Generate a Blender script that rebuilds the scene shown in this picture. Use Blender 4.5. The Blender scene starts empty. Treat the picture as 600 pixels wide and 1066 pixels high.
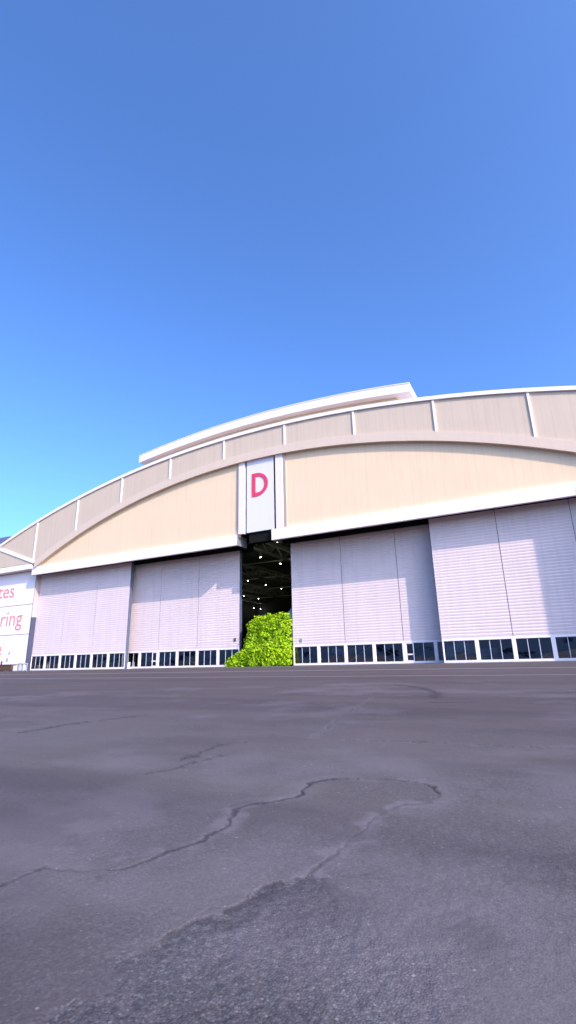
import bpy, math, random
import numpy as np
from mathutils import Vector, Matrix
random.seed(7)
rng = np.random.default_rng(11)
S = bpy.context.scene
COL = S.collection
R = math.radians

# ------------------------------------------------------------------ helpers
class MB:
    """collects shapes; build() links them as one mesh object"""
    def __init__(self):
        self.v, self.f, self.m = [], [], []
    def poly(self, pts, m=0):
        n = len(self.v); self.v += [tuple(p) for p in pts]
        self.f.append(tuple(range(n, n+len(pts)))); self.m.append(m)
    def box(self, x0, x1, y0, y1, z0, z1, m=0):
        n = len(self.v)
        self.v += [(x0,y0,z0),(x1,y0,z0),(x1,y1,z0),(x0,y1,z0),(x0,y0,z1),(x1,y0,z1),(x1,y1,z1),(x0,y1,z1)]
        for q in ((0,3,2,1),(4,5,6,7),(0,1,5,4),(1,2,6,5),(2,3,7,6),(3,0,4,7)):
            self.f.append(tuple(n+i for i in q)); self.m.append(m)
    def band(self, top, bot, y0, y1, m=0):
        """solid between two x,z polylines (same count), from y0 (front) to y1 (back)"""
        n = len(self.v); k = len(top)
        for (x,z) in top: self.v += [(x,y0,z),(x,y1,z)]
        for (x,z) in bot: self.v += [(x,y0,z),(x,y1,z)]
        t = lambda i,b: n+2*i+b
        b_ = lambda i,b: n+2*k+2*i+b
        for i in range(k-1):
            for q in ((b_(i,0),b_(i+1,0),t(i+1,0),t(i,0)), (t(i,1),t(i+1,1),b_(i+1,1),b_(i,1)),
                      (t(i,0),t(i+1,0),t(i+1,1),t(i,1)), (b_(i,1),b_(i+1,1),b_(i+1,0),b_(i,0))):
                self.f.append(q); self.m.append(m)
        for q in ((t(0,0),t(0,1),b_(0,1),b_(0,0)), (b_(k-1,0),b_(k-1,1),t(k-1,1),t(k-1,0))):
            self.f.append(q); self.m.append(m)
    def bar(self, a, b, w, m=0, w2=None):
        a, b = Vector(a), Vector(b); d = (b-a).normalized()
        u = d.cross(Vector((0,0,1)))
        if u.length < 1e-3: u = Vector((1,0,0))
        u.normalize(); v = d.cross(u).normalized()
        h, k = w/2, (w2 or w)/2; n = len(self.v)
        for p in (a, b):
            for s, t in ((-1,-1),(1,-1),(1,1),(-1,1)):
                self.v.append(tuple(p+u*h*s+v*k*t))
        for q in ((0,1,2,3),(7,6,5,4),(0,4,5,1),(1,5,6,2),(2,6,7,3),(3,7,4,0)):
            self.f.append(tuple(n+i for i in q)); self.m.append(m)
    def loft(self, rings, m=0, caps=True):
        """rings: list of equal-length point loops"""
        n = len(self.v); k = len(rings[0])
        for r in rings: self.v += [tuple(p) for p in r]
        for i in range(len(rings)-1):
            for j in range(k):
                a = n+i*k+j; b = n+i*k+(j+1) % k
                self.f.append((a, b, b+k, a+k)); self.m.append(m)
        if caps:
            self.f.append(tuple(n+j for j in range(k))[::-1]); self.m.append(m)
            e = n+(len(rings)-1)*k
            self.f.append(tuple(e+j for j in range(k))); self.m.append(m)
    def build(self, name, mats, parent=None, smooth=False, bevel=0):
        me = bpy.data.meshes.new(name)
        me.from_pydata(self.v, [], self.f)
        if not isinstance(mats, (list, tuple)): mats = [mats]
        for mm in mats: me.materials.append(mm)
        me.polygons.foreach_set('material_index', self.m)
        if smooth: me.polygons.foreach_set('use_smooth', [True]*len(self.f))
        me.update()
        o = bpy.data.objects.new(name, me); COL.objects.link(o)
        if parent is not None: attach(o, parent)
        if bevel:
            b = o.modifiers.new('bevel', 'BEVEL'); b.width = bevel; b.segments = 2; b.limit_method = 'ANGLE'
        return o

def world_loc(o):
    p = Vector(o.location)
    while o.parent is not None:
        o = o.parent; p += Vector(o.location)
    return p
def attach(o, parent):
    """shapes are written in world metres; the parent Empty has a location only"""
    o.parent = parent
    w = world_loc(parent)
    if o.type == 'MESH' and w.length > 0:
        o.data.transform(Matrix.Translation(-w))
def thing(name, label, cat, loc=(0,0,0), group=None):
    o = bpy.data.objects.new(name, None); COL.objects.link(o); o.location = loc
    o.empty_display_size = .3
    o['label'] = label; o['category'] = cat
    if group: o['group'] = group
    return o
def tag(o, label, cat, group=None):
    o['label'] = label; o['category'] = cat
    if group: o['group'] = group
    return o

# ------------------------------------------------------------------ materials
class NT:
    def __init__(self, name):
        self.mat = bpy.data.materials.new(name); self.mat.use_nodes = True
        self.t = self.mat.node_tree; self.n = self.t.nodes; self.l = self.t.links
        self.b = self.n['Principled BSDF']
        self.geo = self.n.new('ShaderNodeNewGeometry')
    def node(self, typ, **kw):
        x = self.n.new(typ)
        for k, v in kw.items(): setattr(x, k, v)
        return x
    def put(self, src, dst): self.l.new(src, dst)
    def pos(self, scale=(1,1,1)):
        mp = self.node('ShaderNodeMapping'); mp.inputs['Scale'].default_value = scale
        self.put(self.geo.outputs['Position'], mp.inputs['Vector']); return mp.outputs['Vector']
    def noise(self, scale=(1,1,1), s=1.0, detail=4, rough=.55):
        x = self.node('ShaderNodeTexNoise'); x.inputs['Scale'].default_value = s
        x.inputs['Detail'].default_value = detail; x.inputs['Roughness'].default_value = rough
        self.put(self.pos(scale), x.inputs['Vector']); return x.outputs['Fac']
    def ramp(self, fac, stops):
        x = self.node('ShaderNodeValToRGB'); cr = x.color_ramp
        while len(cr.elements) < len(stops): cr.elements.new(.5)
        for e, (p, c) in zip(cr.elements, stops):
            e.position = p; e.color = (c, c, c, 1) if isinstance(c, (int, float)) else (*c, 1)
        self.put(fac, x.inputs['Fac']); return x.outputs['Color']
    def mix(self, a, b, fac, mode='MIX'):
        x = self.node('ShaderNodeMix', data_type='RGBA', blend_type=mode)
        for inp, val in ((x.inputs[0], fac), (x.inputs[6], a), (x.inputs[7], b)):
            if isinstance(val, (int, float)): inp.default_value = val
            elif isinstance(val, tuple): inp.default_value = (*val, 1)
            else: self.put(val, inp)
        return x.outputs[2]
    def math(self, op, a, b=0.0):
        x = self.node('ShaderNodeMath', operation=op)
        for inp, val in zip(x.inputs, (a, b)):
            if isinstance(val, (int, float)): inp.default_value = val
            else: self.put(val, inp)
        return x.outputs[0]
    def bump(self, h, strength=.3, dist=.02):
        x = self.node('ShaderNodeBump'); x.inputs['Strength'].default_value = strength
        x.inputs['Distance'].default_value = dist
        self.put(h, x.inputs['Height']); self.put(x.outputs['Normal'], self.b.inputs['Normal'])
    def color(self, c):
        if isinstance(c, tuple): self.b.inputs['Base Color'].default_value = (*c, 1)
        else: self.put(c, self.b.inputs['Base Color'])

def paint(name, col, rough=.5, streak=.12, dirt=.1, rib=None, metallic=0, spec=.4):
    """painted sheet with faint vertical weather streaks and blotches"""
    k = NT(name)
    st = k.noise((1.3, 1.3, .05), 1.6, 5, .6)
    bl = k.noise((1, 1, 1), .35, 5, .6)
    dark = tuple(x*.62 for x in col)
    f1 = k.ramp(st, [(.46, 0.0), (.78, 1.0)])
    c = k.mix(col, dark, k.math('MULTIPLY', f1, streak*2))
    f2 = k.ramp(bl, [(.42, 0.0), (.75, 1.0)])
    c = k.mix(c, tuple(x*.8 for x in col), k.math('MULTIPLY', f2, dirt*2))
    if rib:
        w = k.node('ShaderNodeTexWave', wave_type='BANDS', bands_direction='X', wave_profile='SIN')
        w.inputs['Scale'].default_value = rib; w.inputs['Distortion'].default_value = 0
        k.put(k.geo.outputs['Position'], w.inputs['Vector'])
        k.bump(w.outputs['Fac'], .12, .04)
        # hairline joints between the sheets
        j = k.node('ShaderNodeTexWave', wave_type='BANDS', bands_direction='X', wave_profile='SIN')
        j.inputs['Scale'].default_value = rib/6; k.put(k.geo.outputs['Position'], j.inputs['Vector'])
        jf = k.ramp(j.outputs['Fac'], [(.985, 0.0), (1.0, 1.0)])
        c = k.mix(c, tuple(x*.6 for x in col), k.math('MULTIPLY', jf, .22))
    k.color(c)
    k.b.inputs['Roughness'].default_value = rough; k.b.inputs['Metallic'].default_value = metallic
    k.b.inputs['Specular IOR Level'].default_value = spec
    return k.mat
def plain(name, col, rough=.6, metallic=0, spec=.4, emit=0):
    k = NT(name)
    n = k.noise((1,1,1), 2.5, 4)
    k.color(k.mix(col, tuple(x*.78 for x in col), k.ramp(n, [(.4, 0.0), (.7, 1.0)])))
    k.b.inputs['Roughness'].default_value = rough; k.b.inputs['Metallic'].default_value = metallic
    k.b.inputs['Specular IOR Level'].default_value = spec
    if emit:
        k.b.inputs['Emission Color'].default_value = (1, .97, .9, 1); k.b.inputs['Emission Strength'].default_value = emit
    return k.mat
def glass(name):
    m = bpy.data.materials.new(name); m.use_nodes = True
    t = m.node_tree; t.nodes.clear()
    out = t.nodes.new('ShaderNodeOutputMaterial'); mx = t.nodes.new('ShaderNodeMixShader')
    tr = t.nodes.new('ShaderNodeBsdfTransparent'); gl = t.nodes.new('ShaderNodeBsdfGlossy')
    fr = t.nodes.new('ShaderNodeFresnel'); fr.inputs['IOR'].default_value = 2.8
    tr.inputs['Color'].default_value = (.34, .42, .52, 1); gl.inputs['Roughness'].default_value = .02
    geo = t.nodes.new('ShaderNodeNewGeometry'); no = t.nodes.new('ShaderNodeTexNoise'); no.inputs['Scale'].default_value = .9
    bp = t.nodes.new('ShaderNodeBump'); bp.inputs['Strength'].default_value = .08; bp.inputs['Distance'].default_value = .05
    t.links.new(geo.outputs['Position'], no.inputs['Vector']); t.links.new(no.outputs['Fac'], bp.inputs['Height'])
    t.links.new(bp.outputs['Normal'], gl.inputs['Normal'])
    t.links.new(fr.outputs[0], mx.inputs[0]); t.links.new(tr.outputs[0], mx.inputs[1]); t.links.new(gl.outputs[0], mx.inputs[2])
    t.links.new(mx.outputs[0], out.inputs['Surface']); return m

M = {}
M['door']    = paint('door_sheet', (.71,.57,.545), .5, .13, .13)
M['frame']   = paint('white_frame', (.82,.72,.71), .45, .05, .05)
M['header']  = paint('header_sheet', (.82,.70,.67), .5, .08, .05)
M['gable']   = paint('cream_cladding', (.76,.555,.355), .55, .12, .10, rib=2.0)
M['fascia']  = paint('tan_cladding', (.57,.44,.325), .55, .16, .10, rib=2.0)
M['rib']     = paint('arch_sheet', (.62,.48,.365), .5, .08, .08)
M['coping']  = paint('white_coping', (.80,.71,.68), .45, .05, .04)
M['column']  = paint('column_sheet', (.74,.64,.59), .5, .06, .05)
M['colshade']   = paint('column_shade', (.36,.29,.25), .5, .06, .05)
M['wing']    = paint('annex_panel', (.86,.745,.72), .45, .04, .03)
M['roof']    = paint('roof_sheet', (.55,.53,.54), .5, .1, .1)
M['dpanel']  = paint('sign_panel', (.67,.62,.66), .4, .04, .03)
M['dletter'] = plain('pink_letter', (.68,.05,.11), .45)
M['text']    = plain('salmon_letter', (.70,.28,.24), .5)
M['tan']     = paint('tan_jamb', (.40,.33,.31), .5, .1, .1)
M['endshade'] = plain('end_shade_grey', (.20,.19,.21), .5)
M['joint']   = plain('panel_joint', (.52,.46,.46), .6)
M['navy']    = plain('blue_grey_and_jamb_shade', (.055,.06,.10), .5)
M['edge_shade']    = plain('leaf_edge_shade', (.085,.10,.15), .5)
M['dark']    = plain('void_shade_lining', (.010,.009,.008), .9, spec=.1)
M['seam']    = plain('seam_backing', (.22,.20,.22), .9, spec=.1)
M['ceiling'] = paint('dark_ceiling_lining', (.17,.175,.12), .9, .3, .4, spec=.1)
M['steel']   = plain('dark_steel', (.62,.61,.58), .6)
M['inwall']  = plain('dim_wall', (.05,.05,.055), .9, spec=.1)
M['glass']   = glass('window_glass')
M['mullion'] = plain('grey_mullion', (.50,.52,.58), .5)
M['brace']   = plain('pale_brace', (.55,.60,.66), .5)
M['lamp']    = plain('lamp_glow', (.9,.9,.85), .5, emit=3)
M['aircraft']= plain('white_aircraft_paint', (.78,.78,.80), .3)
M['rubber']  = plain('tyre_rubber', (.02,.02,.02), .8)
M['brown']   = plain('brown_rust_paint', (.10,.05,.03), .8)
M['grey']    = plain('grey_steel', (.30,.30,.33), .5)
M['emblem']  = plain('grey_emblem', (.42,.36,.40), .6)
M['white2']  = plain('white_box_paint', (.75,.72,.72), .5)
M['bluegrey']= plain('blue_grey_roof', (.14,.15,.27), .6)
M['annexwall']=paint('annex_wall', (.6,.56,.55), .6, .1, .1)
M['reflwall']= paint('reflection_block_wall', (.46,.47,.52), .6, .1, .1)
M['line']    = paint('worn_line', (.20,.185,.20), .8, .3, .4)
M['slab']    = paint('threshold_slab', (.17,.155,.17), .85, .3, .3)
M['stem']    = plain('shrub_stem', (.09,.06,.035), .9)

def foliage():
    k = NT('lime_leaf')
    att = k.node('ShaderNodeAttribute'); att.attribute_name = 'tint'
    k.color(k.ramp(att.outputs['Fac'], [(0, (.09,.21,.003)), (.5, (.33,.53,.006)), (1, (.58,.72,.015))]))
    k.b.inputs['Roughness'].default_value = .55
    k.b.inputs['Specular IOR Level'].default_value = .3
    tl = k.node('ShaderNodeBsdfTranslucent')
    k.put(k.ramp(att.outputs['Fac'], [(0, (.20,.36,.004)), (1, (.55,.68,.01))]), tl.inputs['Color'])
    mx = k.node('ShaderNodeMixShader'); mx.inputs[0].default_value = .35
    k.put(k.b.outputs[0], mx.inputs[1]); k.put(tl.outputs[0], mx.inputs[2])
    k.put(mx.outputs[0], k.n['Material Output'].inputs['Surface'])
    return k.mat
M['leaf'] = foliage()

def asphalt():
    k = NT('apron_asphalt')
    big = k.noise((1,1,1), .12, 6, .6)
    mid = k.noise((1,1,1), .9, 6, .62)
    streak = k.noise((.10,.8,1), .55, 5, .6)
    fine = k.noise((1,1,1), 60, 4, .7)
    vor = k.node('ShaderNodeTexVoronoi'); vor.inputs['Scale'].default_value = 120
    k.put(k.pos(), vor.inputs['Vector'])
    vor2 = k.node('ShaderNodeTexVoronoi'); vor2.inputs['Scale'].default_value = 45
    k.put(k.pos(), vor2.inputs['Vector'])
    co = k.node('ShaderNodeAttribute'); co.attribute_name = 'coarse'
    cr = k.node('ShaderNodeAttribute'); cr.attribute_name = 'crack'
    pa = k.node('ShaderNodeAttribute'); pa.attribute_name = 'pale'
    stn = k.node('ShaderNodeAttribute'); stn.attribute_name = 'stain'
    c = k.mix((.086,.069,.064), (.122,.101,.098), k.ramp(big, [(.35, 0.0), (.65, 1.0)]))
    c = k.mix(c, (.112,.097,.098), k.math('MULTIPLY', k.ramp(mid, [(.42, 0.0), (.62, 1.0)]), .55))
    c = k.mix(c, (.052,.038,.047), k.math('MULTIPLY', k.ramp(streak, [(.46, 0.0), (.70, 1.0)]), .7))
    # an older, browner pour further out towards the hangar, with a ragged edge
    sx = k.node('ShaderNodeSeparateXYZ'); k.put(k.geo.outputs['Position'], sx.inputs[0])
    yy = k.math('ADD', sx.outputs['Y'], k.math('MULTIPLY', k.noise((.25,1,1), .5, 5, .6), 5.0))
    older = k.ramp(k.math('MULTIPLY', k.math('ADD', yy, 54.0), 1/6.0), [(0, 0.0), (1, 1.0)])
    c = k.mix(c, (.76, .66, .66), older, 'MULTIPLY')
    # binder worn away: stones of several greys in dark binder
    sep = k.node('ShaderNodeSeparateColor'); k.put(vor.outputs['Color'], sep.inputs[0])
    stone = k.ramp(sep.outputs[0], [(0, (.034,.031,.035)), (.5, (.078,.072,.079)), (.85, (.115,.106,.114)), (1, (.19,.175,.17))])
    edge = k.ramp(vor.outputs['Distance'], [(.3, 1.0), (.75, .7)])
    stone = k.mix((0,0,0), stone, edge)
    c = k.mix(c, stone, k.math('MULTIPLY', co.outputs['Fac'], .66))
    # faint speckle everywhere
    c = k.mix(c, k.mix((0,0,0), c, k.ramp(fine, [(.3, .62), (.7, 1.28)])), .75)
    # few light chips
    sep2 = k.node('ShaderNodeSeparateColor'); k.put(vor2.outputs['Color'], sep2.inputs[0])
    chip = k.math('MULTIPLY', k.ramp(sep2.outputs[1], [(.975, 0.0), (.985, 1.0)]), k.ramp(vor2.outputs['Distance'], [(.18, 1.0), (.28, 0.0)]))
    c = k.mix(c, (.30,.27,.25), k.math('MULTIPLY', chip, .55))
    c = k.mix(c, (.150,.128,.140), k.math('MULTIPLY', pa.outputs['Fac'], .5))
    c = k.mix(c, (.030,.021,.025), k.math('MULTIPLY', stn.outputs['Fac'], .85))
    c = k.mix(c, (.024,.019,.023), k.math('MULTIPLY', cr.outputs['Fac'], .85))
    k.color(c)
    k.b.inputs['Roughness'].default_value = .88; k.b.inputs['Specular IOR Level'].default_value = .25
    h = k.math('ADD', k.math('MULTIPLY', fine, .6), k.math('MULTIPLY', k.math('MULTIPLY', vor.outputs['Distance'], co.outputs['Fac']), -.7))
    k.bump(h, .55, .006)
    return k.mat
M['asphalt'] = asphalt()

# ------------------------------------------------------------------ camera
CAM = Vector((36.269, -59.195, .820)); F_PX = 511.0
pitch, roll, yaw = .29233, -.024215, .473542
Fw = Vector((-math.sin(yaw)*math.cos(pitch), math.cos(yaw)*math.cos(pitch), math.sin(pitch)))
Rt = Vector((math.cos(yaw), math.sin(yaw), 0)); Up = Rt.cross(Fw)
R2 = Rt*math.cos(roll)+Up*math.sin(roll); U2 = -Rt*math.sin(roll)+Up*math.cos(roll)
cd = bpy.data.cameras.new('camera'); cam = bpy.data.objects.new('camera', cd); COL.objects.link(cam)
cd.sensor_fit = 'VERTICAL'; cd.sensor_height = 36; cd.lens = F_PX/1066*36
cd.clip_start = .05; cd.clip_end = 20000
mw = Matrix((R2, U2, -Fw)).transposed().to_4x4(); mw.translation = CAM
cam.matrix_world = mw
S.camera = cam

# ------------------------------------------------------------------ light
SUN_AZ, SUN_EL = R(66), R(32)           # azimuth right of the facade's outward normal
sd = Vector((math.sin(SUN_AZ)*math.cos(SUN_EL), -math.cos(SUN_AZ)*math.cos(SUN_EL), math.sin(SUN_EL)))
sl = bpy.data.lights.new('sun', 'SUN'); sl.energy = 2.1; sl.angle = R(.6); sl.color = (1, .86, .77)
so = bpy.data.objects.new('sun', sl); COL.objects.link(so)
so.rotation_euler = (-sd).to_track_quat('-Z', 'Y').to_euler(); so.location = (60, -60, 60)
W = bpy.data.worlds.new('World'); S.world = W; W.use_nodes = True
wt = W.node_tree; bg = wt.nodes['Background']
sky = wt.nodes.new('ShaderNodeTexSky'); sky.sky_type = 'NISHITA'; sky.sun_disc = False
sky.sun_elevation = SUN_EL; sky.sun_rotation = math.atan2(sd.x, sd.y)
sky.altitude = 1500; sky.air_density = 1.0; sky.dust_density = 10.0; sky.ozone_density = 10.0
gm = wt.nodes.new('ShaderNodeGamma'); gm.inputs['Gamma'].default_value = 1.1
hs = wt.nodes.new('ShaderNodeHueSaturation'); hs.inputs['Hue'].default_value = .5
wt.links.new(sky.outputs[0], gm.inputs[0]); wt.links.new(gm.outputs[0], hs.inputs['Color']); wt.links.new(hs.outputs[0], bg.inputs[0]); bg.inputs[1].default_value = .140
S.view_settings.view_transform = 'Standard'; S.view_settings.look = 'None'
S.view_settings.exposure = 1.5; S.view_settings.gamma = 1
S.view_settings.use_curve_mapping = False

# ------------------------------------------------------------------ ground sheet with wear
def hash2(ix, iy, s):
    h = (ix.astype(np.int64)*374761393 + iy.astype(np.int64)*668265263 + s*974711) & 0x7fffffff
    h = ((h ^ (h >> 13))*1274126177) & 0x7fffffff
    return ((h ^ (h >> 16)) & 0xffff)/65535.0
def vnoise(x, y, s=0):
    ix, iy = np.floor(x), np.floor(y); fx, fy = x-ix, y-iy
    fx = fx*fx*(3-2*fx); fy = fy*fy*(3-2*fy)
    a, b = hash2(ix, iy, s), hash2(ix+1, iy, s); c, d = hash2(ix, iy+1, s), hash2(ix+1, iy+1, s)
    return (a*(1-fx)+b*fx)*(1-fy)+(c*(1-fx)+d*fx)*fy
def fbm(x, y, s=0, o=4):
    t = 0; amp = .5; tot = 0
    for i in range(o):
        t = t+amp*vnoise(x*2**i, y*2**i, s+i*17); tot += amp; amp *= .55
    return t/tot
def dline(px, py, pts):
    d = np.full(px.shape, 1e9)
    for (ax, ay), (bx, by) in zip(pts[:-1], pts[1:]):
        vx, vy = bx-ax, by-ay; L = vx*vx+vy*vy
        t = np.clip(((px-ax)*vx+(py-ay)*vy)/L, 0, 1)
        d = np.minimum(d, np.hypot(px-ax-t*vx, py-ay-t*vy))
    return d
def inside(px, py, poly):
    r = np.zeros(px.shape, bool); n = len(poly)
    for i in range(n):
        x1, y1 = poly[i]; x2, y2 = poly[(i+1) % n]
        if y1 == y2: continue
        c = ((y1 > py) != (y2 > py)) & (px < (x2-x1)*(py-y1)/(y2-y1)+x1)
        r ^= c
    return r
def sstep(a, b, x):
    t = np.clip((x-a)/(b-a), 0, 1); return t*t*(3-2*t)

crackA = [(34.2,-57.715),(34.194,-57.63),(34.198,-57.523),(34.282,-57.518),(34.404,-57.475),(34.517,-57.426),(34.562,-57.307),(34.598,-57.093),(34.647,-56.975),(34.619,-56.771),(34.493,-56.49),(34.518,-56.352)]
crackB = [(34.518,-56.352),(34.639,-56.235),(34.69,-56.046),(34.616,-55.744),(34.747,-55.57),(34.938,-55.496),(35.147,-55.446),(35.29,-55.452),(35.425,-55.57),(35.493,-55.724),(35.475,-55.918),(35.361,-56.051),(35.298,-56.218),(35.278,-56.409),(35.293,-56.641),(35.29,-56.846),(35.272,-57.018),(35.262,-57.138)]
edgeC = [(35.262,-57.138),(35.209,-57.201),(35.148,-57.284),(35.133,-57.461),(35.097,-57.553),(35.056,-57.656),(35.041,-57.775),(35.025,-57.84),(35.038,-57.962),(35.024,-58.045),(34.986,-58.117),(34.936,-58.198)]
patchD = [(35.573,-57.183),(35.754,-57.291),(35.857,-57.174),(36.01,-57.209),(36.058,-57.338),(36.053,-57.468),(36.095,-57.675),(36.2,-58.2),(36.2,-58.8),(34.9,-58.8)]
tongue = crackA + crackB + edgeC + [(34.2,-58.3)]
dark_marks = [([(30.0,-54.7),(29.9,-54.07),(29.9,-53.38),(30.17,-52.63)], .11),
              ([(31.72,-43.4),(32.9,-44.86),(33.75,-47.0),(33.93,-48.4)], .22),
              ([(34.03,-49.3),(34.78,-49.15)], .20),
              ([(33.2,-55.4),(33.08,-54.6),(33.27,-54.36)], .07),
              ([(33.44,-55.05),(33.37,-55.93)], .06)]
far_cracks = [([(34.18,-53.92),(34.49,-53.885),(34.87,-53.82),(35.68,-53.79),(36.31,-53.73),(39,-53.4)], .022),
              ([(33.79,-53.91),(33.58,-52.88),(33.12,-50.81),(32.6,-48.2)], .02)]
def make_ground():
    yawc = math.atan2(Fw.y, Fw.x)
    fine = np.linspace(-R(41), R(41), 760)
    rest = np.linspace(R(41), 2*math.pi-R(41), 62)[1:-1]
    ang = np.concatenate([fine, rest])+yawc
    inv = np.linspace(1/1.0, 1/400., 560)
    rad = np.concatenate([[.25, .55], 1/inv, [650, 1200, 2500, 6000]])
    A, Rd = np.meshgrid(ang, rad)
    nr, na = A.shape
    X = (CAM.x+np.cos(A)*Rd).ravel(); Y = (CAM.y+np.sin(A)*Rd).ravel(); RR = Rd.ravel()
    near = RR < 18
    x, y = X[near], Y[near]
    n1 = fbm(x*9, y*9, 3)-.5; n2 = fbm(x*9, y*9, 41)-.5
    n3 = fbm(x*40, y*40, 7)-.5; n4 = fbm(x*40, y*40, 77)-.5
    jx, jy = x+n1*.09+n3*.018, y+n2*.09+n4*.018
    lo = fbm(x*2.3, y*2.3, 5)
    wob = fbm(x*22, y*22, 9)
    dA, dB, dC = dline(jx, jy, crackA), dline(jx, jy, crackB), dline(jx, jy, edgeC)
    dB1, dB2 = dline(jx, jy, crackB[:10]), dline(jx, jy, crackB[9:])
    dd = np.minimum(dA, dB)
    power = np.where(dB2 < np.minimum(dA, dB1), .38, np.where(dB1 < dA, 1.25, .8))
    width = .005+.008*sstep(.4, .75, lo)+.020*np.clip(n1*2, 0, 1)*sstep(.45,.7,wob)
    pol = edgeC[::-1]+patchD; sgn_in = inside(jx, jy, pol)
    crack = (1-sstep(width*.1, width*2.8, dd))*(.3+.7*sstep(.3, .6, .5*wob+.6*lo))*power
    crack = np.maximum(crack, (1-sstep(.0, .17, dC+n3*.07+n1*.1))*.8*sstep(-58.1, -57.5, y)*sstep(.25, .55, wob)*(sgn_in))
    inz = sgn_in; dp = dline(jx, jy, pol+[pol[0]])
    sgn = np.where(inz, dp, -dp)
    coarse = sstep(-.06, .05+.30*sstep(35.2, 35.7, x), sgn+n1*.2)
    coarse = np.maximum(coarse, .26*inside(jx, jy, tongue))
    coarse = np.maximum(coarse, .20+.34*sstep(.4, .75, fbm(x*1.1, y*1.1, 60)))
    # pale worn rim beside the cracks
    rim = (1-sstep(.02, .13, dd+n2*.15))*sstep(.42, .62, fbm(x*5, y*5, 30))*(1-crack)
    rim = np.maximum(rim, .7*(1-sstep(.0, .30, dB+n2*.15))*(~inside(jx, jy, tongue))*sstep(.3, .6, lo))
    crack = np.clip(crack, 0, 1)
    stain = np.zeros(x.shape)
    for pts, w in dark_marks:
        d = dline(x+n1*.25, y+n2*.25, pts)
        stain = np.maximum(stain, (1-sstep(w*.2, w, d+np.abs(n3)*.15))*.9)
    brown = (1-sstep(.02, .10, dA+n1*.2))*sstep(.5, .65, fbm(x*7, y*7, 90))*.45
    stain = np.maximum(stain, brown)
    soft = fbm(x*.55+.3*n1, y*1.1, 143, 5)
    stain = np.maximum(stain, .34*sstep(.55, .74, soft))
    stain = np.maximum(stain, .36*sgn_in*sstep(-.02, .1, sgn)*sstep(.30, .62, fbm(x*2.6, y*2.6, 211)))
    rim = np.maximum(rim, .6*sstep(.52, .72, fbm(x*.8, y*.8, 171, 5)))
    for pts, w in far_cracks:
        d = dline(x+n1*.12, y+n2*.2, pts)
        crack = np.maximum(crack, (1-sstep(w*.2, w*1.2, d))*.6*sstep(.25, .6, lo))
        rim = np.maximum(rim, .5*(1-sstep(w, w*5, d+np.abs(n2)*.1)))
    Z = np.zeros(X.shape)
    z = -.007*crack - .005*coarse*(1-.3*wob) + .007*(wob-.5)*coarse + .010*(fbm(x*1.7, y*1.7, 21)-.5)*sstep(1.0, 3, RR[near]) + .004*n3*coarse
    Z[near] = z*(1-sstep(12, 18, RR[near]))
    full = lambda a: (lambda b: (b.__setitem__(near, a), b)[1])(np.zeros(X.shape, np.float32))
    co = full(coarse); far = ~near
    co[far] = .15
    me = bpy.data.meshes.new('apron')
    idx = np.arange(nr*na).reshape(nr, na)
    a = idx[:-1, :]; b = np.roll(idx, -1, 1)[:-1, :]; c = np.roll(idx, -1, 1)[1:, :]; d = idx[1:, :]
    quads = np.stack([a, d, c, b], -1).reshape(-1, 4)
    nv = len(X); centre = nv
    tri = np.stack([np.full(na, centre), idx[0], np.roll(idx[0], -1)], -1)
    V = np.concatenate([np.stack([X, Y, Z], -1), [[CAM.x, CAM.y, 0]]]).astype(np.float32)
    loops = np.concatenate([quads.ravel(), tri.ravel()]).astype(np.int32)
    starts = np.concatenate([np.arange(len(quads))*4, len(quads)*4+np.arange(len(tri))*3]).astype(np.int32)
    me.vertices.add(len(V)); me.vertices.foreach_set('co', V.ravel())
    me.loops.add(len(loops)); me.loops.foreach_set('vertex_index', loops)
    me.polygons.add(len(starts)); me.polygons.foreach_set('loop_start', starts)
    me.update(calc_edges=True); me.validate()
    for nm, arr in (('coarse', co), ('crack', full(crack)), ('pale', full(rim)), ('stain', full(stain))):
        at = me.attributes.new(nm, 'FLOAT', 'POINT')
        at.data.foreach_set('value', np.append(arr, 0).astype(np.float32))
    me.polygons.foreach_set('use_smooth', np.ones(len(me.polygons), bool))
    me.materials.append(M['asphalt'])
    o = bpy.data.objects.new('apron', me); COL.objects.link(o); o['kind'] = 'structure'
    if me.polygons[0].normal.z < 0: me.flip_normals()
make_ground()
mb = MB(); mb.box(-74, 60, -2.6, -.3, -.3, .035); o = mb.build('threshold_slab', M['slab']); o['kind'] = 'structure'
mb = MB(); mb.poly([(-90,-24.6,.004),(70,-24.6,.004),(70,-23.6,.004),(-90,-23.6,.004)]); o = mb.build('painted_apron_line', M['line']); o['kind'] = 'structure'
mb = MB(); mb.poly([(-90,-36.2,.004),(70,-36.2,.004),(70,-35.8,.004),(-90,-35.8,.004)]); o = mb.build('painted_apron_line', M['line']); o['kind'] = 'structure'

# ------------------------------------------------------------------ hangar
XC = 2.2
def top_z(x):  return 33.5-165+math.sqrt(165**2-(x-XC)**2)
def arch_z(x): return 28.9-103+math.sqrt(103**2-(x-XC)**2)
def xs(a, b, n=60): return [a+(b-a)*i/n for i in range(n+1)]
XL, XR, XE = -44.6, 48.6, -57.0
hangar = thing('hangar', 'huge cream hangar with curved arch roof and four white sliding doors', 'hangar', (1, 0, 0))

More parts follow.
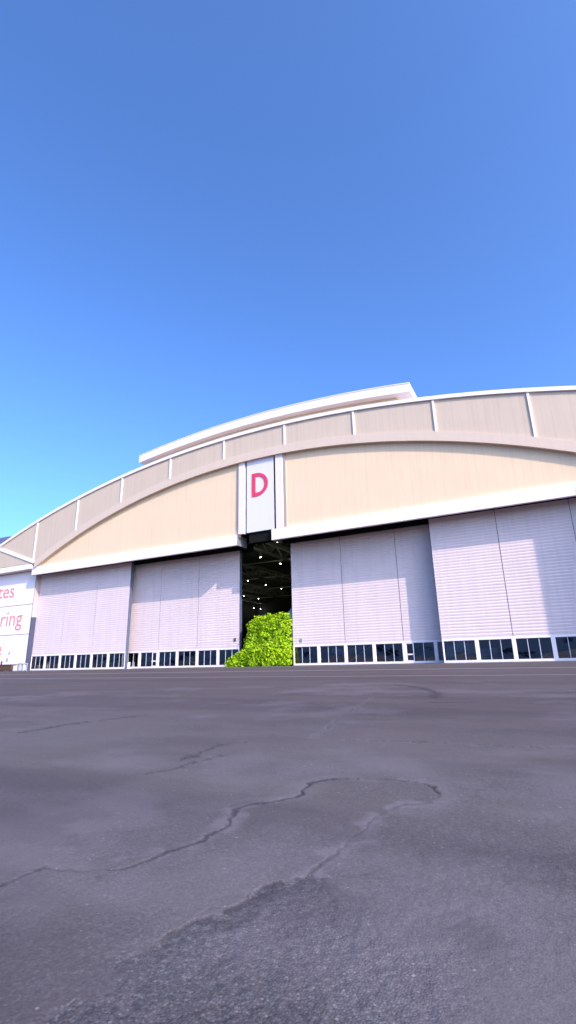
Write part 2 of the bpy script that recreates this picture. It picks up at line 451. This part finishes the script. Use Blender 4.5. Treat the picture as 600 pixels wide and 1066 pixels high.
# fascia between arch and roof edge; the left end continues over the annex
mb = MB(); X = xs(XL, XR)
mb.band([(x, top_z(x)-.2) for x in X], [(x, arch_z(x)+.6) for x in X], -2.4, -2.1)
mb.band([(x, top_z(x)-.2) for x in xs(XE, XL, 12)], [(x, 18.72) for x in xs(XE, XL, 12)], -2.4, -2.1)
fascia = mb.build('fascia', M['fascia'], hangar)
for k in range(10):
    x = 1.7+5.2+10.4*(k-5)
    zb = arch_z(x)+1.0 if x > XL else 18.8
    mb = MB(); mb.band([(x-.13, top_z(x)-.3), (x+.13, top_z(x)-.3)], [(x-.13, zb), (x+.13, zb)], -2.53, -2.402)
    mb.build('fascia_rib', M['coping'], fascia)
mb = MB()
for i in range(1):
    a, b = Vector((XL-.2, -2.46, 18.9)), Vector((XE+1.0, -2.46, 22.75))
    mb.bar(a, b, .12, 0, .62)
mb.build('diagonal_rib', M['coping'], fascia)
mb = MB(); X = xs(XE-.3, XR+.3, 72)
mb.band([(x, top_z(x)+.22) for x in X], [(x, top_z(x)-.28) for x in X], -2.62, -2.05)
mb.build('coping', M['coping'], hangar)
mb = MB(); X = xs(XL+.1, XR)
mb.band([(x, arch_z(x)+1.25) for x in X], [(x, arch_z(x)) for x in X], -2.56, -1.74)
mb.build('arch_rib', M['rib'], hangar)
# gable infill
for a, b in ((XL+.4, -.8), (5.3, XR-.5)):
    mb = MB(); X = xs(a, b, 40)
    mb.band([(x, max(arch_z(x)+.7, 18.3)) for x in X], [(x, 17.7) for x in X], -1.95, -1.75)
    mb.build('gable_wall', M['gable'], hangar)
mb = MB(); mb.box(-.8, 5.3, -1.70, -1.55, 18.45, 29.6); mb.box(.6, 4.46, -1.82, -1.72, 16.62, 18.07); mb.build('sign_backing_light_block', M['dark'], hangar)  # second box is an added dark beam that shades the inner left door
# header beams over the doors
for a, b, gap_end in ((-45.2, -1.12, 'b'), (4.5, 48.4, 'a')):
    mb = MB(); mb.box(a, b, -2.32, -1.85, 16.5, 18.0)
    n = int((b-a)/1.9)
    for i in range(1, n):
        x = a+(b-a)*i/n; mb.box(x-.008, x+.008, -2.323, -2.30, 16.53, 17.97, 1)
    e0, e1 = (b-.2, b) if gap_end == 'b' else (a, a+.2)
    h = mb.build('header_beam', [M['header'], M['joint']], hangar)
    mb = MB(); mb.box(e0+(.02 if gap_end == 'b' else -.02), e1+(.02 if gap_end == 'b' else -.02), -2.30, .3, 16.52, 17.98); mb.build('end_plate', M['endshade'], h)  # the grey stands in for shade on the beam's end face
    mb = MB(); mb.box(a+.21, b-.21, -1.84, 3.2, 17.45, 17.66); mb.build('track_soffit', M['dark'], hangar)  # near-black sheet puts the shade under the header into colour
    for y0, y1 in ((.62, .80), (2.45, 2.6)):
        mb = MB(); mb.box(a+.21, b-.21, y0, y1, 16.45, 17.44); mb.build('door_track', M['dark'], hangar)  # dark colour carries the shade in the gap above the leaves
# columns flanking the sign
for a, b in ((-.95, .06), (5.2, 6.35)):
    mb = MB(); zt = arch_z((a+b)/2)+.2
    mb.box(a, b, -2.25, -1.72, 18.02, zt); mb.build('column', M['column'], hangar, bevel=.02)
mb = MB(); mb.box(6.354, 6.78, -2.16, -1.955, 18.02, arch_z(6.2)+.2); mb.build('column_shade_strip', M['colshade'], hangar)  # added strip; its darker colour is shade beside the column
# jamb beside the annex: tan above, shade put in as dark colour below
mb = MB(); mb.box(-45.74, -45.58, -.98, -.03, 9.2, 17.6); mb.build('door_jamb', M['tan'], hangar)
mb = MB(); mb.box(-45.74, -45.58, -.98, -.03, .04, 9.196); j = mb.build('door_jamb', M['navy'], hangar); j['label'] = 'lower length of the jamb with shade painted dark blue grey'
mb = MB(); mb.box(47.9, 48.5, -1.44, .7, .02, 17.3); mb.build('door_jamb', M['tan'], hangar)

# sliding doors
PW = 7.513
def leaf(x0, y, windows, zt):
    """one door leaf: three corrugated panels over a strip of windows; windows: plain / up / down / wicket"""
    x1 = x0+3*PW
    core = MB(); core.box(x0+.05, x1-.05, y+.11, y+.42, 2.5, zt-.05)
    d = core.build('sliding_door', M['seam'], hangar)
    for i in range(3):
        a, b = x0+i*PW+.035, x0+(i+1)*PW-.035
        p = MB(); pr = []; z = 2.72; pitch_ = .34
        while z < zt-.01:
            pr += [(y+.03, z), (y+.03, min(z+.07, zt)), (y+.008, min(z+.16, zt)), (y, min(z+pitch_-.03, zt))]; z += pitch_
        pr.append((y+.03, zt))
        n = len(p.v)
        for (yy, zz) in pr: p.v += [(a, yy, zz), (b, yy, zz)]
        for q in range(len(pr)-1):
            p.f.append((n+2*q, n+2*q+1, n+2*q+3, n+2*q+2)); p.m.append(0)
        p.box(a, b, y+.06, y+.10, 2.72, zt)
        p.build('door_panel', M['door'], d)
    for e0 in (x0, x1-.045):
        e = MB(); e.box(e0, e0+.045, y+.01, y+.62, .06, zt); e.build('shade_edge', M['edge_shade'], d)  # leaf ends coloured dark to stand for their shade
    fr = MB(); fr.box(x0+.05, x1-.05, y-.02, y+.2, 2.42, 2.70); fr.box(x0+.05, x1-.05, y-.02, y+.2, .06, .32)
    g = 3*PW/6
    for i in range(7):
        c = x0+i*g; w = .21
        a, b = max(c-w, x0+.05), min(c+w, x1-.05)
        fr.box(a, b, y-.015, y+.19, .32, 2.42)
    fr.build('window_frame', M['frame'], d, bevel=.015)
    for i, kind in enumerate(windows):
        a, b = x0+i*g+.215, x0+(i+1)*g-.215
        w = MB()
        panes = [(a, a+(b-a)/3), (a+(b-a)/3, a+2*(b-a)/3), (a+2*(b-a)/3, b)]
        side = None
        if kind == 'wicket_r': panes = [(a, a+1.15), (a+1.15, b-.95)]; side = (b-.93, b)
        if kind == 'wicket_l': panes = [(a+.95, a+2.1), (a+2.1, b)]; side = (a, a+.93)
        for (p0, p1) in panes:
            ja, jb = random.uniform(-.012, .012), random.uniform(-.006, .006)
            w.poly([(p0, y+.10+jb, .32), (p1, y+.10-jb, .32), (p1, y+.10+ja-jb, 2.42), (p0, y+.10+ja+jb, 2.42)], 0)
        for (p0, p1) in panes[1:]:
            w.box(p0-.035, p0+.035, y+.06, y+.14, .325, 2.415, 1)
        w.build('window', [M['glass'], M['mullion']], d)
        if side:
            k = MB(); s0, s1 = side
            k.box(s0, s0+.1, y+.02, y+.12, .33, 2.41); k.box(s1-.1, s1, y+.02, y+.12, .33, 2.41)
            for z0, z1 in ((.33, .42), (1.02, 1.18), (2.32, 2.41)): k.box(s0+.1, s1-.1, y+.02, y+.12, z0, z1)
            for z0, z1 in ((.42, 1.02), (1.18, 2.32)): k.poly([(s0+.1, y+.07, z0), (s1-.1, y+.07, z0), (s1-.1, y+.07, z1), (s0+.1, y+.07, z1)], 1)
            k.box(s1-.08 if kind == 'wicket_l' else s0+.03, s1-.05 if kind == 'wicket_l' else s0+.06, y-.03, y+.018, .95, 1.15, 0)
            k.build('wicket_door', [M['frame'], M['glass']], d)
        if kind in ('up', 'down'):
            k = MB(); z0, z1 = (.35, 2.38) if kind == 'up' else (2.38, .35)
            k.bar((a, y+.3, z0), (b, y+.3, z1), .08, 0, .11); k.build('diagonal_brace', M['brace'], d)
    return d
leaf(-45.80, 0.0, ['plain']*6, 16.84)
leaf(-25.74, 1.72, ['plain', 'wicket_r', 'up', 'down', 'plain', 'plain'], 17.38)
leaf(5.30, 1.72, ['plain', 'plain', 'up', 'down', 'wicket_l', 'plain'], 17.38)
leaf(25.13, 0.0, ['plain']*6, 16.84)

for x, y, z, m_ in ((-3.95, 1.72, 3.55, 'brown'), (6.6, 1.72, 3.1, 'grey')):
    mb = MB(); mb.box(x-.16, x+.16, y-.09, y-.002, z, z+.42); mb.build('wall_box', M[m_], hangar)

# roof, monitor, walls, interior
mb = MB(); X = xs(XE-.3, XR+.3, 72)
mb.band([(x, top_z(x)-.02) for x in X], [(x, top_z(x)-.27) for x in X], -2.04, 95)
mb.build('roof', M['roof'], hangar)
mon = MB(); X = xs(-18.9, 22.9, 40)
mon.band([(x, top_z(x)+2.0) for x in X], [(x, top_z(x)-.3) for x in X], -.9, 60)
mon = mon.build('roof_monitor', M['gable'], hangar)
mb = MB(); X = xs(-21.2, 25.0, 48)
mb.band([(x, top_z(x)+2.85) for x in X], [(x, top_z(x)+1.55) for x in X], -2.0, 61)
mb.build('monitor_roof', M['coping'], mon)
mb = MB(); X = xs(-21.25, 25.05, 48)
mb.band([(x, top_z(x)+2.88) for x in X], [(x, top_z(x)+2.76) for x in X], -2.05, -2.003)
mb.build('monitor_gutter', M['coping'], mon)
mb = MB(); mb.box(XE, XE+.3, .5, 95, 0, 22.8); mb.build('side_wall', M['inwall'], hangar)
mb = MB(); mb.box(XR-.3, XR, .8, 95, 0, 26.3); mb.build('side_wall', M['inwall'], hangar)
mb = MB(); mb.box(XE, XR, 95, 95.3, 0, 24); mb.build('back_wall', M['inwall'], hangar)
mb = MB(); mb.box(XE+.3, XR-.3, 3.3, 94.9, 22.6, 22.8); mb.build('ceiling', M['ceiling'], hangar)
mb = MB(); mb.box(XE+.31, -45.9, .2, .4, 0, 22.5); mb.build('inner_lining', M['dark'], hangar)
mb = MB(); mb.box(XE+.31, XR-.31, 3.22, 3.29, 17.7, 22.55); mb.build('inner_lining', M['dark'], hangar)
for x in (8, -8.5, -24, -39, -52):
    mb = MB(); z0, z1 = 20.0, 22.0
    mb.bar((x, 5, z0), (x, 94, z0), .42); mb.bar((x, 5, z1), (x, 94, z1), .3)
    n = 30
    for i in range(n):
        ya, yb = 5+89*i/n, 5+89*(i+1)/n
        mb.bar((x, ya, z0), (x, yb, z1), .16) if i % 2 else mb.bar((x, ya, z1), (x, yb, z0), .16)
    mb.build('roof_truss', M['steel'], hangar)
for y in (14, 32, 50, 68, 86):
    mb = MB(); mb.bar((XE+.4, y, 21.2), (XR-.4, y, 21.2), .22); mb.build('purlin', M['steel'], hangar)

# lamps hung under the trusses
LAMP_W = 18
def lamp(x, y, z, first=None):
    if first is None:
        t = thing('high_bay_lamp', 'small glowing round lamp hanging under the dark hangar ceiling', 'lamp', (x, y, z), 'lamps under the hangar ceiling')
        k = 12
        s = MB(); ring = lambda r, zz: [(x+r*math.cos(2*math.pi*i/k), y+r*math.sin(2*math.pi*i/k), z+zz) for i in range(k)]
        s.loft([ring(.3, 0), ring(.3, .12), ring(.2, .4), ring(.14, .8)]); s.build('lamp_shade', M['steel'], t)
        g = MB(); g.loft([ring(.04, -.14), ring(.09, -.11), ring(.125, -.05), ring(.125, -.004)]); g.build('bulb_disc', M['lamp'], t)
        c = MB(); c.bar((x, y, z+.8), (x, y, z+2.3), .05); c.build('cable', M['steel'], t)
        ld = bpy.data.lights.new('lamp_light', 'POINT'); ld.energy = LAMP_W; ld.color = (.95, 1, .8); ld.shadow_soft_size = .12
        lo_ = bpy.data.objects.new('lamp_light', ld); COL.objects.link(lo_); lo_.parent = t; lo_.location = (0, 0, -.3)
        return t
    t = first.copy(); COL.objects.link(t); t.location = (x, y, z)
    for ch in list(first.children):
        c = ch.copy(); COL.objects.link(c); c.parent = t
    return t
L0 = lamp(-2.4, 12.1, 20.0)
for p in ((-11.3, 21.5), (-11.3, 29.6), (-28.8, 44.9), (-28.8, 53.8), (-28.8, 62.6), (-45.6, 78.2), (-45.6, 69.4), (-11.3, 13.0), (6.2, 12.1), (6.2, 21.0)):
    lamp(p[0], p[1], 20.0, L0)
for p in ((-53.6, 88.5), (-53.6, 80.0), (-53.6, 93.0)): lamp(p[0], p[1], 18.3, L0)

# ------------------------------------------------------------------ D sign
t = thing('letter_sign', 'tall pale blue panel with a pink letter D above the door gap', 'sign', (2.2, -1.75, 18.5))
mb = MB(); mb.box(.36, 4.84, -2.10, -1.9, 18.08, 28.95); mb.build('panel', M['dpanel'], t, bevel=.02)
def letter_D(x0, x1, z0, z1, y, w):
    m = MB(); n = 16
    def loop(ins):
        a, b, c, d = x0+ins, x1-ins, z0+ins, z1-ins
        xm = a+(b-a)*.30; rz = (d-c)/2; cz = (c+d)/2
        pts = [(a, c), (xm, c)]
        pts += [(xm+(b-xm)*math.cos(t_), cz+rz*math.sin(t_)) for t_ in [-math.pi/2+math.pi*i/n for i in range(1, n)]]
        pts += [(xm, d), (a, d)]; return pts
    o, i_ = loop(0), loop(w)
    k = len(o)
    for j in range(k):
        q = (j+1) % k
        for yy0, yy1, A, B in ((y, y, o, i_),):
            m.poly([(o[j][0], y, o[j][1]), (o[q][0], y, o[q][1]), (i_[q][0], y, i_[q][1]), (i_[j][0], y, i_[j][1])])
        m.poly([(o[j][0], y, o[j][1]), (o[j][0], y+.06, o[j][1]), (o[q][0], y+.06, o[q][1]), (o[q][0], y, o[q][1])])
        m.poly([(i_[j][0], y, i_[j][1]), (i_[q][0], y, i_[q][1]), (i_[q][0], y+.06, i_[q][1]), (i_[j][0], y+.06, i_[j][1])])
    return m
letter_D(1.3, 3.95, 23.25, 26.8, -2.165, .58).build('letter', M['dletter'], t)

# ------------------------------------------------------------------ annex with lettering (left)
wing = thing('sign_building', 'low white annex wall with red lettering left of the hangar doors', 'building', (-58, -1.4, 0))
XA, XB = -75.0, -45.76
for z0, z1 in ((.03, 6.22), (6.32, 11.5), (11.6, 17.62)):
    mb = MB(); mb.box(XA, XB, -.95, -.75, z0, z1); mb.build('wall_panel', M['wing'], wing, bevel=.02)
mb = MB(); mb.box(XA+.02, XB-.12, -.73, 0.1, .03, 18.0); mb.build('wall_core', M['seam'], wing)
mb = MB(); mb.box(XA, XB+.4, -2.37, -.8, 17.72, 18.68); mb.build('cornice', M['wing'], wing, bevel=.03)
def text(s, x0, x1, z_base, xh, name, parent, mat, y):
    cu = bpy.data.curves.new('lettering', 'FONT'); cu.body = s; cu.extrude = .0
    ob = bpy.data.objects.new('lettering', cu); COL.objects.link(ob)
    bpy.context.view_layer.update()
    me = bpy.data.meshes.new_from_object(ob.evaluated_get(bpy.context.evaluated_depsgraph_get()))
    bpy.data.objects.remove(ob); bpy.data.curves.remove(cu)
    v = np.array([p.co[:] for p in me.vertices])
    sx = (x1-x0)/(v[:, 0].max()-v[:, 0].min()); sz = xh/.53
    mn = v[:, 0].min()
    for p in me.vertices:
        p.co = (x0+(p.co.x-mn)*sx, y, z_base+p.co.y*sz)
    me.name = name; me.materials.append(mat)
    o = bpy.data.objects.new(name, me); COL.objects.link(o); attach(o, parent)
    so_ = o.modifiers.new('thickness', 'SOLIDIFY'); so_.thickness = .03; so_.offset = 0
    return o
text('tes', -56.2, -51.4, 13.2, 1.95, 'lettering', wing, M['text'], -.98)
text('ring', -54.2, -48.1, 7.95, 2.1, 'lettering', wing, M['text'], -.98)
text('e', -54.6, -52.8, 2.75, 1.9, 'lettering', wing, M['text'], -.98)
for (x, z, r) in ((-50.5, 3.1, .30), (-50.9, 1.95, .38)):
    mb = MB()
    mb.loft([[(x+r*math.cos(2*math.pi*i/10)*.8, yy, z+r*math.sin(2*math.pi*i/10)) for i in range(10)] for yy in (-.985, -.955)])
    mb.build('emblem', M['emblem'], wing)

# things standing before the annex
t = thing('skip_bin', 'low dark brown open bin in front of the white annex wall', 'bin', (-52, -2.1, .04))
mb = MB(); mb.box(-57, -47.0, -2.65, -1.6, .14, 1.05); mb.box(-57.05, -46.95, -2.7, -1.55, 1.05, 1.17); mb.build('bin_body', M['brown'], t)
for x in (-56.5, -53.5, -50.5, -47.4):
    mb = MB(); mb.box(x-.12, x+.12, -2.6, -1.7, .036, .138); mb.build('skid', M['brown'], t)
mb = MB(); mb.bar((-50.6, -2.1, 1.17), (-50.6, -2.1, 1.75), .2, 0); mb.build('post', M['brown'], t)
t = thing('white_cabinet', 'small white cabinet standing beside the brown bin', 'cabinet', (-46.3, -2.1, .04))
mb = MB(); mb.box(-46.7, -45.9, -2.5, -1.75, .1, .95); mb.build('cabinet_body', M['white2'], t, bevel=.03)
mb = MB(); mb.box(-46.62, -45.98, -2.45, -1.8, .036, .098); mb.build('plinth', M['grey'], t)
t = thing('work_table', 'grey topped white table by the dark door jamb', 'table', (-44.7, -2.1, .04))
mb = MB(); mb.box(-45.4, -43.95, -2.6, -1.7, 1.12, 1.3); mb.build('table_top', M['grey'], t, bevel=.02)
for x in (-45.28, -44.07):
    for y in (-2.5, -1.8):
        mb = MB(); mb.box(x-.07, x+.07, y-.07, y+.07, .036, 1.118); mb.build('leg', M['grey'], t)
mb = MB(); mb.box(-45.15, -44.2, -2.4, -1.9, .2, .95); mb.build('storage_box', M['white2'], t)

# far roof behind the annex
t = thing('distant_hangar', 'blue grey curved roof of another hangar behind the annex', 'hangar', (-150, 80, 0))
mb = MB(); X = xs(-190, -108, 30); zz = lambda x: 51.2-((x+155)/41)**2*14
mb.band([(x, zz(x)) for x in X], [(x, zz(x)-3) for x in X], 60, 140); mb.build('roof', M['bluegrey'], t)
mb = MB(); mb.band([(x, zz(x)-3.02) for x in X], [(x, 0) for x in X], 62, 138); mb.build('wall', M['navy'], t)

# tall annex on the right (its shade falls over the right door)
t = thing('tall_annex', 'tall plain annex block standing right of the hangar doors', 'building', (56, -2, 0))
mb = MB(); mb.box(48.7, 66, -5.6, 30, 0, 22.0); mb.build('wall', M['annexwall'], t)
mb = MB(); mb.box(48.55, 66.2, -5.75, 30.2, 22.0, 22.4); mb.build('roof', M['coping'], t)
for i in range(4):
    x = 50.2+i*3.8
    mb = MB(); mb.box(x, x+2.2, -5.66, -5.604, 1.2, 3.0); w = mb.build('window', M['navy'], t)

# unseen block added behind the camera for the door glass to mirror
t = thing('reflection_block', 'long low added block behind the camera, mirrored in the door glass', 'building', (0, -240, 0))
mb = MB(); mb.box(-560, 260, -262, -240, 0, 13); mb.build('wall', M['reflwall'], t)
mb = MB(); mb.box(-562, 262, -264, -238, 13.0, 14.0); mb.build('roof', M['annexwall'], t)
for i in range(32):
    x = -550+i*25.3
    mb = MB(); mb.box(x+3*(i % 4), x+18, -239.9, -239.7, .8+1.7*(i % 3), 4.6+1.5*(i % 2)); mb.build('window', M['navy'] if i % 3 else M['white2'], t)

# ------------------------------------------------------------------ aircraft inside
ac = thing('aircraft', 'white jet parked inside the hangar, tail fin above the bush', 'aircraft', (-14, 31, 0))
def ring(x, cy, cz, ry, rz, k=20): return [(x, cy+ry*math.cos(2*math.pi*i/k), cz+rz*math.sin(2*math.pi*i/k)) for i in range(k)]
fb = MB(); prof = [(-18, .05, 3.5), (-17.6, .5, 3.5), (-16.8, .95, 3.6), (-15.4, 1.35, 3.8), (-13.5, 1.6, 3.9), (-8, 1.6, 3.9), (-4, 1.2, 4.3), (-1, .7, 4.7), (1, .25, 5.0)]
fb.loft([ring(x, 31, z, r, r) for x, r, z in prof]); fb.build('fuselage', M['aircraft'], ac, smooth=True)
fn = MB()
def slab(m, pts, axis_y, th):
    a = [(x, axis_y-th, z) for x, z in pts]; b = [(x, axis_y+th, z) for x, z in pts]; m.loft([a, b])
slab(fn, [(-14.5, 5.3), (-11.4, 9.3), (-7.6, 13.2), (-3.2, 13.2), (-2.4, 5.0)], 31, .2); fn.build('tail_fin', M['aircraft'], ac)
for s in (-1, 1):
    m = MB(); pts = [(-16, 31+s*1.2), (-10.5, 31+s*1.2), (-8.6, 31+s*10), (-10.4, 31+s*10)]
    m.loft([[(x, y, 2.9) for x, y in pts], [(x, y, 3.15) for x, y in pts]]); m.build('wing', M['aircraft'], ac)
    m = MB(); m.loft([ring(x, 31+s*2.6, 4.5, r, r, 14) for x, r in ((-9.5, .55), (-9, .75), (-6.5, .75), (-5, .45))]); m.build('engine', M['aircraft'], ac, smooth=True)
    m = MB(); pts = [(-3.6, 31), (-2.0, 31), (-1.4, 31+s*4.2), (-2.2, 31+s*4.2)]
    m.loft([[(x, y, 12.9) for x, y in pts], [(x, y, 13.08) for x, y in pts]]); m.build('tailplane', M['aircraft'], ac)
for (x, y) in ((-15, 31), (-11, 28.8), (-11, 33.2)):
    m = MB(); k = 16
    m.loft([[(x+.55*math.cos(2*math.pi*i/k), yy, .56+.55*math.sin(2*math.pi*i/k)) for i in range(k)] for yy in (y-.2, y+.2)])
    w = m.build('wheel', M['rubber'], ac)
    m = MB(); m.bar((x, y+.3, .56), (x, y+.3, 2.9), .16); m.build('landing_strut', M['grey'], ac)
for i in range(6):
    m = MB(); m.box(-14+i*1.2, -13.6+i*1.2, 31-1.63, 31-1.5, 4.1, 4.6); m.build('cabin_window', M['navy'], ac)

ac.location = (-2.8, 11.5, 0); ac.scale = (.83, .83, .83)

# pale boxes standing inside, seen through the door glass
def crate(x, y, w, h, label):
    t = thing('storage_box', label, 'box', (x, y, .0))
    m = MB(); m.box(x-w/2, x+w/2, y-.3, y+.3, .06, h); m.build('box_body', M['white2'], t, bevel=.02)
    m = MB(); m.box(x-w/2-.03, x+w/2+.03, y-.33, y+.33, h+.002, h+.07); m.build('lid', M['grey'], t)
    m = MB(); m.box(x-w/2+.04, x+w/2-.04, y-.26, y+.26, .012, .058); m.build('base', M['grey'], t)
crate(6.0, 2.9, .6, 1.05, 'narrow white box behind the first window right of the shrub')
crate(26.2, 1.3, .7, 1.1, 'white box behind the first window of the right front door')
crate(29.9, 1.6, 1.7, 1.5, 'wide white box behind the second window of the right front door')
crate(-28.0, 1.2, 1.1, 1.0, 'white box behind the second last window of the left front door')
crate(-24.0, 1.3, .6, 1.0, 'white box behind the last window of the left front door')
crate(-40.2, 1.3, 1.0, 1.0, 'white box behind the second window of the left front door')

# ------------------------------------------------------------------ shrub in the door gap
def shrub():
    t = thing('lime_shrub', 'big lime green leafy shrub filling the gap between the hangar doors', 'shrub', (1.2, 1.2, .02))
    # lumps: centre, radii
    L = [((-.1, 1.9, 3.2), (1.85, 1.5, 3.3)), ((1.8, 2.0, 3.5), (2.2, 1.7, 3.4)), ((3.6, 1.8, 3.4), (1.75, 1.5, 3.5)),
         ((4.2, 1.0, 1.6), (1.35, 1.3, 2.0)), ((2.4, .4, 1.4), (2.2, 1.3, 1.8)), ((.4, .3, 1.2), (2.0, 1.2, 1.7)), ((-1.5, .3, 1.0), (1.5, 1.0, 1.3)),
         ((-2.7, .1, .65), (1.25, .8, .95)), ((-3.7, .0, .35), (.7, .5, .55)),
         ((-.5, 1.8, 5.4), (1.1, 1.1, 1.15)), ((1.0, 1.8, 5.6), (1.3, 1.2, 1.25)), ((2.6, 1.8, 5.5), (1.3, 1.2, 1.4)), ((4.2, 1.8, 5.4), (1.15, 1.1, 1.45)),
         ((-2.2, .3, 1.3), (.75, .6, .75)), ((-.9, .8, 2.5), (.9, .8, 1.1)), ((3.0, 1.6, 6.4), (.5, .5, .55)), ((.2, 1.6, 6.2), (.45, .45, .5)), ((4.5, 1.5, 6.5), (.45, .45, .5))]
    V, Fc, T = [], [], []
    vol = np.array([r[0]*r[1]*r[2] for _, r in L])**.72
    N = 18000
    pick = rng.choice(len(L), N, p=vol/vol.sum())
    cl = rng.normal(size=(420, 3)); 
    for i in range(N):
        (c, r) = L[pick[i]]
        d = rng.normal(size=3); d /= np.linalg.norm(d)
        rad = 1-abs(rng.normal())*.13
        if rng.random() < .25: rad = rng.random()**.5
        elif rng.random() < .06: rad = rng.uniform(1.0, 1.17)
        # uneven surface: each direction swells or sinks
        bulge = 1+.10*math.sin(d[0]*7+c[0]*3)*math.sin(d[2]*8+c[2])+.06*math.sin(d[1]*13+d[2]*11)
        p = np.array(c)+d*np.array(r)*rad*bulge
        if p[2] < .06: p[2] = .06+rng.random()*.25
        if p[0] > 5.22+.06*rng.random(): continue
        if p[2] > 6.95+.25*rng.random(): continue
        if p[0] < -3.1 and p[1] > 1.5: continue
        n = d*.8+rng.normal(size=3)*.55+np.array((.1, -.25, .35)); n /= np.linalg.norm(n)
        u = np.cross(n, rng.normal(size=3)); u /= np.linalg.norm(u); w = np.cross(n, u)
        a = rng.uniform(.11, .23); b = a*rng.uniform(.55, .75)
        k = len(V)
        V += [p-u*a, p-u*.15*a+w*b+n*.04, p+u*a-n*.05, p-u*.15*a-w*b+n*.04]
        Fc += [(k, k+1, k+2), (k, k+2, k+3)]
        tint = .5+.22*math.sin(p[0]*2.3+p[2]*1.1)*math.sin(p[2]*2.9+p[1]*2)+rng.normal()*.15
        T += [min(1, max(0, tint))]*4
    me = bpy.data.meshes.new('foliage'); me.from_pydata([tuple(v) for v in V], [], Fc)
    at = me.attributes.new('tint', 'FLOAT', 'POINT'); at.data.foreach_set('value', np.array(T, np.float32))
    me.materials.append(M['leaf'])
    o = bpy.data.objects.new('foliage', me); COL.objects.link(o); attach(o, t)
    for (x, y, ex, ey, ez) in ((-.6, 1.2, -1.0, 1.2, 4.5), (.8, 1.2, .9, 1.3, 5.0), (2.4, 1.2, 2.7, 1.2, 5), (3.8, 1.1, 4.1, 1.2, 4.8), (-1.9, .4, -2.4, .3, 1.3), (-3.0, .1, -3.5, .0, .5)):
        m = MB(); k = 8; rings = []
        for s in range(6):
            f = s/5; r = .14*(1-f*.8)
            cx, cy = x+(ex-x)*f+.08*math.sin(f*7+x), y+(ey-y)*f+.08*math.cos(f*6+x)
            rings.append([(cx+r*math.cos(2*math.pi*i/k), cy+r*math.sin(2*math.pi*i/k), .0+ez*f) for i in range(k)])
        m.loft(rings); m.build('stem', M['stem'], t, smooth=True)
shrub()
S.cycles.max_bounces = 6; S.cycles.diffuse_bounces = 4; S.cycles.transparent_max_bounces = 12
S.cycles.use_denoising = True
